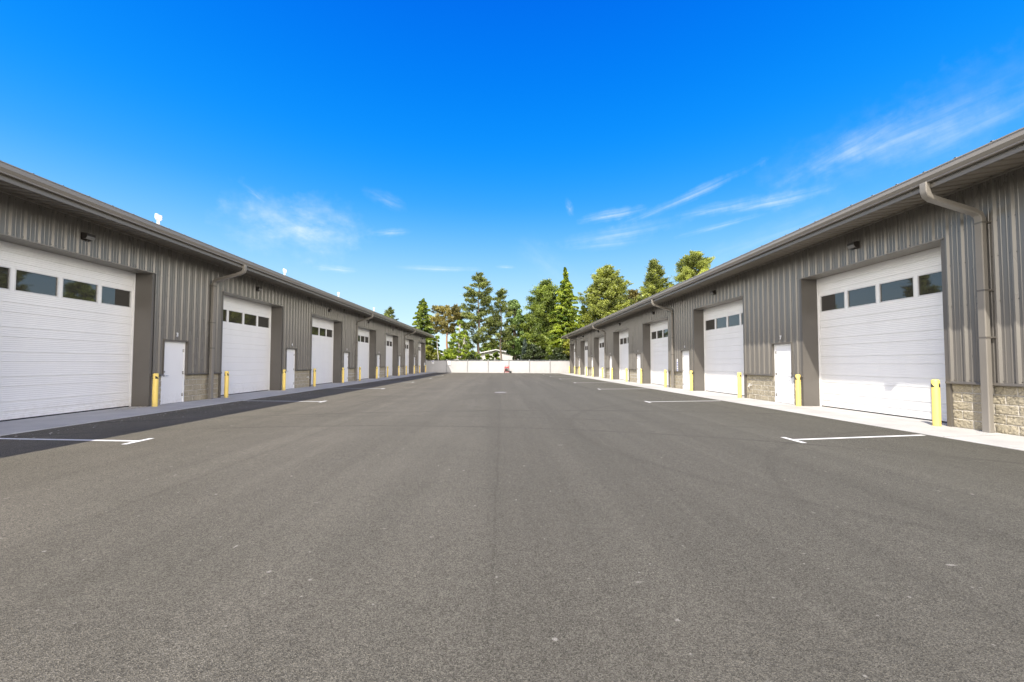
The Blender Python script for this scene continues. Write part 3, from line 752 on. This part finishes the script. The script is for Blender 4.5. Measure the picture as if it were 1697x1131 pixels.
house(-6.9, 4.4, -1.2, 86, 2.95, 4.15, 2.92, 11, 'low white house with wide gable roof behind the fence and pines', [(-3.3, -1.9, .5, 2.3), (2.6, 3.0, .3, 2.3)])
house(-14.8, -7.4, -10.2, 92, 3.1, 4.05, 3.3, 8, 'smaller white outbuilding with pale roof edge half hidden by birches', [(-12.5, -11.3, .8, 2.2)])

# ------------------------------------------------------------------ trees
def leaf_object(name, parent, mt, C_, Dv, ln, wd, tint):
    """one mesh of small leaf faces: centre, long axis, length, width"""
    n = len(C_); r = rng.normal(size=(n, 3)); Dv = Dv / np.linalg.norm(Dv, axis=1, keepdims=True)
    s = np.cross(Dv, r); s /= np.linalg.norm(s, axis=1, keepdims=True) + 1e-9
    a = Dv * (ln / 2)[:, None]; b = s * (wd / 2)[:, None]
    V = np.stack([C_ - a - b * .5, C_ - a + b * .5, C_ + a * .3 + b, C_ + a, C_ + a * .3 - b], 1).reshape(-1, 3)
    me = bpy.data.meshes.new(name); me.vertices.add(len(V)); me.vertices.foreach_set('co', V.ravel().astype(np.float32))
    me.loops.add(5 * n); me.polygons.add(n)
    me.loops.foreach_set('vertex_index', np.arange(5 * n, dtype=np.int32))
    me.polygons.foreach_set('loop_start', np.arange(0, 5 * n, 5, dtype=np.int32))
    me.update(calc_edges=True); at = me.attributes.new('tint', 'FLOAT', 'FACE'); at.data.foreach_set('value', np.clip(tint, 0, 1).astype(np.float32))
    me.materials.append(mt); me.validate()
    o = bpy.data.objects.new(name, me); COL.objects.link(o); o.parent = parent; return o
def tuft(c, rad, n, up=.35, flat=1.0):
    d = rng.normal(size=(n, 3)); d[:, 2] += up; d /= np.linalg.norm(d, axis=1, keepdims=True)
    q = d * (rad * rng.uniform(.35, 1.0, n))[:, None]; q[:, 2] *= flat
    return np.asarray(c) + q, d
def tree(name, label, cat, px, Y, ytop, prof, mt, style, crown0, bark='bark', trunk_r=.22, dens=1.0, leaf=(.32, .10), group='trees beyond the white fence', lean=0.0, tint=(.5, .3), forks=None, ypx=None, seed=None, X=None, H=None, stems=None):
    """prof: list of (relative height of crown, radius in m); crown0: height where the crown begins"""
    global rng
    rng = np.random.default_rng(seed if seed is not None else int(px * 7 + Y))
    rs = random.Random(int(px * 3 + Y))
    x = (px - 831.6) / 677.5 * Y if X is None else X; g = -.42
    H = 1.4965 + (601 - ytop) / 677.5 * Y - g if H is None else H
    root = tag(empty(name, (x, Y, g)), label, cat, group)
    tr = MB(); nseg = 9
    def axis(z): t = z / H; return Vector((lean * math.sin(t * 2.2) * H * .3 + .12 * math.sin(z * .9), .1 * math.cos(z * .7), z))
    if stems is None:
        tr.tube([axis(H * i / nseg * .97) for i in range(nseg + 1)], [trunk_r * (1.25 if i == 0 else 1) * (1 - .93 * i / nseg) + .012 for i in range(nseg + 1)], 9)
    else:
        for (sx, sy, top, rr) in stems:
            tr.tube([(0, 0, 0), (sx * .35, sy * .35, top * .3), (sx * .7, sy * .7, top * .65), (sx, sy, top)], [rr, rr * .8, rr * .5, rr * .15], 8)
    Cs, Ds, Ls, Ws, Ts = [], [], [], [], []
    ts = [p[0] for p in prof]; rsd = [p[1] for p in prof]
    def put_leaves(c, d, ln, wd, t):
        n = len(c); Cs.append(c); Ds.append(d); Ls.append(ln * rng.uniform(.7, 1.3, n)); Ws.append(wd * rng.uniform(.7, 1.3, n)); Ts.append(np.clip(t + rng.normal(0, .24, n), 0, 1))
    CH = H - crown0
    if style in ('pine', 'dense'):
        nb = int(CH * (5.6 if style == 'pine' else 9.0) * dens)
        for i in range(nb):
            t = (i + rs.random()) / nb; z = crown0 + CH * t * .985
            R = np.interp(t, ts, rsd) * rs.uniform(.58, 1.02); az = i * 2.399 + rs.uniform(-.5, .5)
            o = axis(z) if stems is None else Vector((0, 0, z)); el = rs.uniform(.0, .35) + .5 * t * t
            tip = o + Vector((math.cos(az) * R, math.sin(az) * R, math.sin(el) * R * .75 + .1))
            mid = o.lerp(tip, .5) - Vector((0, 0, .06 * R))
            if R > .5: tr.tube([o, mid, tip], [max(.014, .045 * R / 3), .012 + .015 * R / 3, .008], 5, False)
            nt_ = max(4, int(R * (4.2 if style == 'pine' else 5.6) * dens))
            tb = rs.gauss(tint[0], tint[1] * .6)
            for k in range(nt_):
                f = 1 - rs.random() ** 1.6 * (.62 if style == 'pine' else .75)
                c = o.lerp(tip, f) + Vector((rs.gauss(0, .11 * R + .05), rs.gauss(0, .11 * R + .05), rs.gauss(.05, .10 * R)))
                rad = rs.uniform(.22, .60) * (1.0 if style == 'pine' else 1.15)
                cc, dd = tuft(c, rad, int(64 * rad / .40), .75, .8); cc += np.outer(rng.normal(0, .22, len(cc)), np.array((tip - o).normalized()))
                put_leaves(cc, dd, leaf[0], leaf[1], tb + rs.gauss(0, tint[1] * .28) + .12 * (f - .7))
        for k in range(10):
            cc, dd = tuft(axis(H - .06 * k * 2.2) + Vector((rs.gauss(0, .06 + .012 * k), rs.gauss(0, .06), 0)), .22, 14, 1.2)
            put_leaves(cc, dd, leaf[0] * .9, leaf[1], tint[0])
    elif style == 'spruce':
        nb = int(CH * 13 * dens)
        for i in range(nb):
            t = (i + rs.random()) / nb; z = crown0 + CH * t
            R = np.interp(t, ts, rsd) * rs.uniform(.7, 1.12); az = i * 2.399 + rs.uniform(-.5, .5)
            o = axis(z); droop = rs.uniform(-.25, .10)
            tip = o + Vector((math.cos(az) * R, math.sin(az) * R, droop * R + .12 * R))
            mid = o.lerp(tip, .55) + Vector((0, 0, .09 * R))
            if R > .4: tr.tube([o, mid, tip], [.035, .02, .008], 5, False)
            tb = rs.gauss(tint[0], tint[1])
            n = int(170 * max(R, .25))
            f = 1 - rng.random(n) ** 1.4 * .8; base = np.outer(1 - f, o) + np.outer(f, tip); base[:, 2] += .09 * R * np.sin(f * 3.1)
            wdt = .22 * R + .10
            side = rng.normal(0, 1, (n, 2)) * (wdt * (1.15 - f))[:, None] * .55
            base[:, 0] += -math.sin(az) * side[:, 0]; base[:, 1] += math.cos(az) * side[:, 0]; base[:, 2] += -np.abs(side[:, 0]) * .45 - rng.random(n) * .22
            d = np.tile(np.array([math.cos(az), math.sin(az), -.55]), (n, 1)) + rng.normal(0, .45, (n, 3))
            put_leaves(base, d, leaf[0], leaf[1], tb)
    else:   # broadleaf
        nb = int(dens * 40)
        for i in range(nb):
            t = rs.random(); z = crown0 + CH * t; R = np.interp(t, ts, rsd); az = rs.uniform(0, 6.283); f = math.sqrt(rs.random()) * .95
            a = axis(z); c = Vector((a.x + math.cos(az) * R * f, a.y + math.sin(az) * R * f, z))
            st = axis(max(.3, min(z * .72, H * .8)))
            if R > .25: tr.tube([st, st.lerp(c, .5) + Vector((0, 0, .1)), c], [.03 + .01 * H / 6, .02, .008], 5, False)
            rad = rs.uniform(.35, .75) * min(1.0, max(.45, max(rsd) / 2.2)); tb = rs.gauss(tint[0], tint[1])
            cc, dd = tuft(c, rad, int(120 * rad / .5), .1, .75)
            put_leaves(cc, rng.normal(size=cc.shape), leaf[0], leaf[1], tb)
    tr.build('trunk', bark, root, smooth=True)
    leaf_object('crown', root, LF[mt], np.concatenate(Cs), np.concatenate(Ds), np.concatenate(Ls), np.concatenate(Ws), np.concatenate(Ts))
    return root
BL = (.24, .19)
tree('pine_tree', 'tallest pine, open tiered crown on a bare grey trunk behind the white fence', 'tree', 793, 72, 456, [(0, 2.6), (.12, 3.6), (.3, 3.9), (.48, 4.1), (.62, 2.9), (.8, 2.2), (.93, 1.2), (1, .3)], 'pine', 'pine', 4.4, trunk_r=.30, dens=.78, tint=(.55, .34))
tree('pine_tree', 'thin open pine with slim grey trunk between the tallest pine and leafy tree', 'tree', 830, 72, 481, [(0, 2.2), (.2, 2.7), (.45, 2.3), (.65, 1.6), (.85, 1.0), (1, .2)], 'pine', 'pine', 4.0, trunk_r=.19, dens=.62, tint=(.42, .3))
tree('leaning_pine', 'leaning pine with orange trunk and browning crown beside the slim birches', 'tree', 746, 71, 513, [(0, 1.2), (.25, 2.2), (.5, 3.1), (.72, 2.9), (.9, 1.7), (1, .5)], 'brownpine', 'pine', 6.6, bark='redbark', trunk_r=.27, dens=.95, lean=-.16, tint=(.5, .35))
tree('conifer_tree', 'bright green layered conifer above the far roof end of the shaded building', 'tree', 702, 76, 495, [(0, 3.4), (.2, 3.4), (.4, 3.1), (.6, 2.3), (.8, 1.4), (.93, .7), (1, .15)], 'maple', 'spruce', 2.0, trunk_r=.2, dens=.62, leaf=(.38, .19), tint=(.5, .32))
tree('pine_tree', 'dark pine tip peeking over the shaded building roof', 'tree', 647, 98, 513, [(0, 3.4), (.5, 2.4), (.8, 1.2), (1, .2)], 'pine', 'pine', 5.0, dens=.7, tint=(.3, .25))
tree('leafy_tree', 'light green leafy tree between the thin pine and the dense dark pine', 'tree', 852, 74, 499, [(0, 1.4), (.2, 2.2), (.5, 2.3), (.8, 1.5), (1, .5)], 'pale', 'leaf', 3.4, trunk_r=.14, dens=2.6, leaf=BL, tint=(.55, .25))
tree('pine_tree', 'broad dense dark pine with forked reddish stems next to the pointed cedar', 'tree', 905, 73, 467, [(0, 2.6), (.15, 3.6), (.35, 4.1), (.55, 3.7), (.75, 2.7), (.9, 1.6), (1, .4)], 'dense', 'dense', 1.9, bark='redbark', dens=.85, tint=(.42, .32), stems=[(-2.2, .4, 8, .22), (.3, .2, 13, .26), (-1.0, -.6, 9, .18), (1.6, .3, 9, .2)])
tree('cedar_tree', 'pointed bright green cedar with thin tip at the end of the sunlit building', 'tree', 938, 70, 441, [(0, 2.9), (.12, 3.2), (.35, 3.0), (.55, 2.45), (.72, 1.75), (.84, 1.05), (.88, .35), (.93, .55), (1, .12)], 'spruce', 'spruce', .8, trunk_r=.24, dens=.95, leaf=(.36, .18), tint=(.5, .33))
tree('pine_tree', 'rounded yellow green pine over the far part of the sunlit building roof', 'tree', 1008, 76, 441, [(0, 4.6), (.25, 4.9), (.5, 4.6), (.7, 3.8), (.85, 2.5), (.95, 1.3), (1, .5)], 'yellowpine', 'dense', 2.5, dens=.85, tint=(.5, .32))
tree('pine_tree', 'narrow pointed pine between two rounded pines over the sunlit building roof', 'tree', 1089, 74, 430, [(0, 4.0), (.35, 3.6), (.6, 2.6), (.8, 1.5), (.93, .7), (1, .2)], 'yellowpine', 'dense', 6, dens=.8, tint=(.4, .32))
tree('pine_tree', 'wide yellow green pine over the sunlit roof, the one farthest from the cedar', 'tree', 1158, 72, 416, [(0, 4.0), (.4, 4.4), (.62, 3.6), (.82, 2.5), (.93, 1.6), (1, .5)], 'yellowpine', 'dense', 7, dens=.8, tint=(.5, .32))
tree('pine_tree', 'low browning pine in the gap between the rounded pine and the pointed one', 'tree', 1052, 80, 482, [(0, 3.0), (.4, 3.2), (.7, 2.4), (.9, 1.3), (1, .4)], 'brownpine', 'dense', 5, dens=.7, tint=(.55, .3))
tree('cedar_tree', 'lower bright green cedar half hidden behind the sunlit building eave corner', 'tree', 968, 78, 505, [(0, 2.6), (.4, 2.3), (.7, 1.6), (.9, .8), (1, .2)], 'spruce', 'spruce', .6, dens=.7, leaf=(.34, .15), tint=(.5, .3))
tree('leafy_tree', 'lower pale green leafy tree touching the dense dark pine', 'tree', 871, 76, 522, [(0, 1.2), (.3, 2.0), (.6, 1.9), (1, .6)], 'lime', 'leaf', 3.0, trunk_r=.12, dens=1.9, leaf=BL, tint=(.4, .3))
# slim birches
for px, yt, lab in ((761, 532, 'tallest slim white stemmed birch with sparse yellow green leaves'), (770, 548, 'shorter white stemmed birch next to the tallest birch'), (752, 556, 'low bushy birch sapling at the foot of the leaning pine')):
    tree('birch_tree', lab, 'tree', px, 67.5, yt, [(0, 1.0), (.4, 1.15), (.8, .8), (1, .3)], 'lime', 'leaf', .6, bark='birch', trunk_r=.06, dens=1.7, leaf=(.19, .14), tint=(.55, .3))
tree('birch_tree', 'bare white birch stem above the shaded part of the fence', 'tree', 726, 66.5, 553, [(0, .1), (1, .3)], 'lime', 'leaf', 5.0, bark='birch', trunk_r=.07, dens=.15, leaf=(.15, .12))
# shrubs over the fence
SH = [(713, 68, 576, 1.9, 'yellow', 'yellowish shrub over the fence beside the shaded building corner'), (722, 74, 585, 2.0, 'maple', 'green shrub behind the bare birch stem'),
      (744, 66.5, 582, 1.6, 'lime', 'lime green shrub at the foot of the leaning orange pine'), (776, 70, 570, 1.7, 'lime', 'bright green shrub between the birches and the tall pine trunk'),
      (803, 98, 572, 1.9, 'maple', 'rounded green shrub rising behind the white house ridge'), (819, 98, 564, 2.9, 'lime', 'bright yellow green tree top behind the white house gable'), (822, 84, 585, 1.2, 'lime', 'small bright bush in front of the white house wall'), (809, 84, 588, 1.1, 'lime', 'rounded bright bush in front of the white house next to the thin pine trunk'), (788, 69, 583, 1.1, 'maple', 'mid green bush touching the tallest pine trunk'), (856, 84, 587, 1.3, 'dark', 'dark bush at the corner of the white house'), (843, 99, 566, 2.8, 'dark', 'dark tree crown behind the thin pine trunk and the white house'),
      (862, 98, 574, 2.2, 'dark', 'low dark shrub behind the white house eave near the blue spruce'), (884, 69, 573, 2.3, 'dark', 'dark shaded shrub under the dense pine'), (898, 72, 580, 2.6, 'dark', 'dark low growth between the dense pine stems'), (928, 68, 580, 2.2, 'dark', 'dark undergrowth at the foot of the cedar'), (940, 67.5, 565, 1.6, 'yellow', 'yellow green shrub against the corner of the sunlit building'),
      (783, 66, 590, .9, 'dark', 'low dark shrub at the foot of the tall pine')]
for px, Y, yt, r, mt, lab in SH:
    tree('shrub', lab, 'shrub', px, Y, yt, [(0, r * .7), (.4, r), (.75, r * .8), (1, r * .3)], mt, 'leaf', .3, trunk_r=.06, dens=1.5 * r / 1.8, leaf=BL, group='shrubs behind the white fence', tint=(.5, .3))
tree('blue_spruce', 'small blue green spruce between the white house and the dense pine', 'tree', 871, 69, 560, [(0, 1.5), (.5, 1.0), (1, .1)], 'blue', 'spruce', .4, trunk_r=.1, dens=.7, leaf=(.26, .10))
# hedge line far behind, seen between trunks
for i, (x, y, h, r) in enumerate([(-26, 125, 9, 5), (-15, 130, 6, 5), (-5, 128, 5.5, 5), (6, 130, 6.5, 5), (15, 122, 9, 5)]):
    tree('leafy_tree', ['far grey green tree behind the birches', 'far tree low behind the outbuilding', 'far low tree behind the white house', 'far tree behind the house beyond its ridge', 'far tree behind the dense dark pine'][i], 'tree', 500 + i, y, 0, [(0, r), (.5, r), (.85, r * .6), (1, r * .2)], 'pale', 'leaf', .5, dens=1.5, leaf=(.5, .4), tint=(.35, .25), X=x, H=h)
# pines beyond the two buildings: they show as reflections in the door windows
for i, (x, y, h, mt, lab) in enumerate([(31, 46, 14.6, 'pine', 'pine behind the sunlit building reflected in the first shaded door window'), (30.5, 54, 12.0, 'dense', 'shorter pine behind the sunlit building'), (-33, 44, 13.0, 'dense', 'pine behind the shaded building reflected in the unit 7 side windows'), (-34, 53, 14.0, 'pine', 'taller pine behind the shaded building'), (-36, 70, 11.5, 'dense', 'wide pine beyond the far end of the shaded building')]):
    tree('pine_tree', lab, 'tree', 300 + 17 * i, y, 0, [(0, 2.4), (.4, 2.8), (.7, 1.8), (.9, .9), (1, .2)], mt, 'pine', 4.0, dens=1.0, X=x, H=h, group='pines behind the storage buildings')

# ------------------------------------------------------------------ sky, sun, camera
SD = Vector((1, 1.55, -2.33)).normalized()          # direction the sunlight travels
EL = math.asin(-SD.z); AZ = math.atan2(-SD.x, -SD.y)    # compass angle of the sun from +Y towards +X
w = bpy.data.worlds.new('World'); S.world = w; w.use_nodes = True; nt = w.node_tree
bg = nt.nodes['Background']; out = nt.nodes['World Output']
sky = N(nt, 'ShaderNodeTexSky', sky_type='NISHITA'); sky.sun_disc = False; sky.sun_elevation = EL; sky.sun_rotation = AZ
sky.air_density = 1.0; sky.dust_density = .35; sky.ozone_density = 3.0; sky.altitude = 50
tc = N(nt, 'ShaderNodeTexCoord'); D_ = tc.outputs['Generated']
sx = N(nt, 'ShaderNodeSeparateXYZ'); L(nt, D_, sx.inputs[0]); dx, dy, dz = sx.outputs
hs = N(nt, 'ShaderNodeHueSaturation'); L(nt, sky.outputs[0], hs.inputs['Color']); hs.inputs['Saturation'].default_value = 1.4; hs.inputs['Value'].default_value = 1.0
# deep polarised blue paling to the horizon; unseen zenith dimmed to darken shadows
eln = ramp(nt, math_(nt, 'ARCSINE', dz), 0.0, math.radians(90))
cr = N(nt, 'ShaderNodeValToRGB'); L(nt, eln, cr.inputs[0]); e_ = cr.color_ramp; e_.interpolation = 'B_SPLINE'
for i, (p_, c_) in enumerate(((0, (4.6, 5.5, 5.9)), (.067, (3.6, 5.0, 5.8)), (.15, (1.35, 3.4, 5.8)), (.233, (.05, 2.05, 5.7)), (.344, (.0, 1.35, 5.3)), (.444, (.0, .95, 4.9)), (.54, (.0, .60, 4.3)), (.68, (.1, .40, 1.9)), (1.0, (.3, .5, 1.2)))):
    q_ = e_.elements[i] if i < 2 else e_.elements.new(p_)
    q_.position = p_; q_.color = (*[x_ / 8 * .82 for x_ in c_], 1)
cs = N(nt, 'ShaderNodeVectorMath', operation='SCALE'); L(nt, cr.outputs[0], cs.inputs[0]); cs.inputs['Scale'].default_value = 8
col = mix(nt, .93, hs.outputs[0], cs.outputs[0])
# thin cirrus: streaks on a plane high above, each patch where it stands in the sky
zc = math_(nt, 'MAXIMUM', dz, .02)
u = math_(nt, 'DIVIDE', dx, zc); v = math_(nt, 'DIVIDE', dy, zc)
az = math_(nt, 'ARCTAN2', dx, dy); el = math_(nt, 'ARCSINE', dz)
cb = N(nt, 'ShaderNodeCombineXYZ'); L(nt, az, cb.inputs[0]); L(nt, el, cb.inputs[1])
def cloud(az0, el0, ra, re, rot, dens, sc, stretch):
    global col
    mp = N(nt, 'ShaderNodeMapping'); mp.vector_type = 'TEXTURE'; mp.inputs['Location'].default_value = (math.radians(az0), math.radians(el0), 0); mp.inputs['Rotation'].default_value = (0, 0, math.radians(rot)); mp.inputs['Scale'].default_value = (math.radians(ra), math.radians(re), 1)
    L(nt, cb.outputs[0], mp.inputs[0])
    warp = noise(nt, cb.outputs[0], 9, 3, .6)
    ln = N(nt, 'ShaderNodeVectorMath', operation='LENGTH'); L(nt, mp.outputs[0], ln.inputs[0])
    rr = math_(nt, 'ADD', ln.outputs['Value'], math_(nt, 'MULTIPLY', math_(nt, 'SUBTRACT', math_(nt, 'ADD', math_(nt, 'MULTIPLY', warp, .6), math_(nt, 'MULTIPLY', noise(nt, cb.outputs[0], 34, 4, .65), .4)), .5), 2.2))
    mask = ramp(nt, rr, -.1, 1.05, 1, 0)
    n1 = noise(nt, mp.outputs[0], sc, 6, .62, (stretch, 1, 1))
    k = math_(nt, 'MULTIPLY', math_(nt, 'MULTIPLY', math_(nt, 'POWER', mask, 1.3), ramp(nt, n1, .30, .74)), dens * 1.12)
    col = mix(nt, k, col, (5.0, 5.25, 5.6))
CL = []
def px2ang(px, py):
    f = 677.5; vx = (px - 848.5) / f; vz = -(py - 576.3) / f; p, yw = .0366, .0248
    y1 = math.cos(p) - vz * math.sin(p); z1 = math.sin(p) + vz * math.cos(p); X_ = vx * math.cos(yw) + y1 * math.sin(yw); Y_ = y1 * math.cos(yw) - vx * math.sin(yw)
    return math.degrees(math.atan2(X_, Y_)), math.degrees(math.atan2(z1, math.hypot(X_, Y_)))
for (px, py, ra, re, rot, dens, sc, st) in ((495, 376, 8.5, 4.6, 0, .60, 2.2, .8), (640, 332, 3.2, 1.1, -14, .2, 2, .6), (648, 386, 2.6, .6, 8, .42, 2, .5), (560, 447, 2.9, .5, 0, .5, 2, .5), (722, 446, 6.6, .45, 1, .5, 2, .4), (838, 443, 1.3, .3, 0, .5, 2, .5),
        (1010, 357, 5.5, .8, 6, .5, 2.2, .35), (1130, 330, 8.5, .8, 16, .5, 2, .3), (943, 345, .7, 1.6, 20, .4, 2, .8), (1190, 345, 5.5, .9, 4, .42, 2, .4), (1270, 336, 6.5, .9, 3, .48, 2, .4), (1020, 388, 9.5, 1.2, 6, .34, 2, .3), (1000, 405, 7, .8, 3, .22, 2, .35), (1200, 372, 5, .5, 8, .4, 2, .4),
        (1400, 250, 7, 1.7, 20, .30, 2.2, .4), (1500, 222, 9, 1.6, 10, .26, 2, .35), (1560, 205, 16, 4.5, 8, .16, 1.6, .5), (1640, 196, 8, 1.5, 14, .2, 2, .4), (905, 435, 6, 2.5, -35, .13, 2, .6), (1290, 385, 9, 1.6, 14, .2, 2, .4), (425, 325, 1.6, .5, -30, .25, 2, .6)):
    a_, e_ = px2ang(px, py); cloud(a_, e_, ra, re, rot, dens, sc, st)
# bright haze added beside and behind the camera as unseen fill for shaded walls
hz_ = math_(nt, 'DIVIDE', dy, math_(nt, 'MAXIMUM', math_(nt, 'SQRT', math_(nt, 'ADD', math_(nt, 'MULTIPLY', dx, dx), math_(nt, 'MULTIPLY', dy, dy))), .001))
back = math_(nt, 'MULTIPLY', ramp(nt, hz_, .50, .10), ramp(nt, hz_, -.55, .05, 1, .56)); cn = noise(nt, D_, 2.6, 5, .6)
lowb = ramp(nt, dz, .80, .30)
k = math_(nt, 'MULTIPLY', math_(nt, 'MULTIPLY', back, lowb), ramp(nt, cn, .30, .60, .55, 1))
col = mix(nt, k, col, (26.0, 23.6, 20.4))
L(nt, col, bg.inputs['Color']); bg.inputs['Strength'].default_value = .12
sun = bpy.data.lights.new('sun', 'SUN'); sun.energy = 3.6; sun.angle = math.radians(.5); sun.color = (1, .93, .83)
so = bpy.data.objects.new('sun', sun); COL.objects.link(so); so.rotation_euler = SD.to_track_quat('-Z', 'Y').to_euler(); so.location = (-20, -30, 50)

p, yw, ro = .0366, .0248, .0021
fw = Vector((math.sin(yw) * math.cos(p), math.cos(yw) * math.cos(p), math.sin(p))); r0 = Vector((math.cos(yw), -math.sin(yw), 0)); u0 = r0.cross(fw)
rr = r0 * math.cos(ro) + u0 * math.sin(ro); uu = -r0 * math.sin(ro) + u0 * math.cos(ro)
cam = bpy.data.cameras.new('camera'); cam.sensor_width = 36; cam.lens = 36 * 677.55 / 1697; cam.shift_y = (576.31 - 565.5) / 1697; cam.clip_start = .05; cam.clip_end = 6000
co = bpy.data.objects.new('camera', cam); COL.objects.link(co)
co.matrix_world = Matrix(((rr.x, uu.x, -fw.x, 0), (rr.y, uu.y, -fw.y, 0), (rr.z, uu.z, -fw.z, 1.4965), (0, 0, 0, 1)))
S.camera = co
S.view_settings.view_transform = 'Standard'; S.view_settings.look = 'None'; S.view_settings.exposure = .95; S.view_settings.gamma = 1
S.render.engine = 'CYCLES'; S.cycles.max_bounces = 8; S.cycles.use_denoising = True
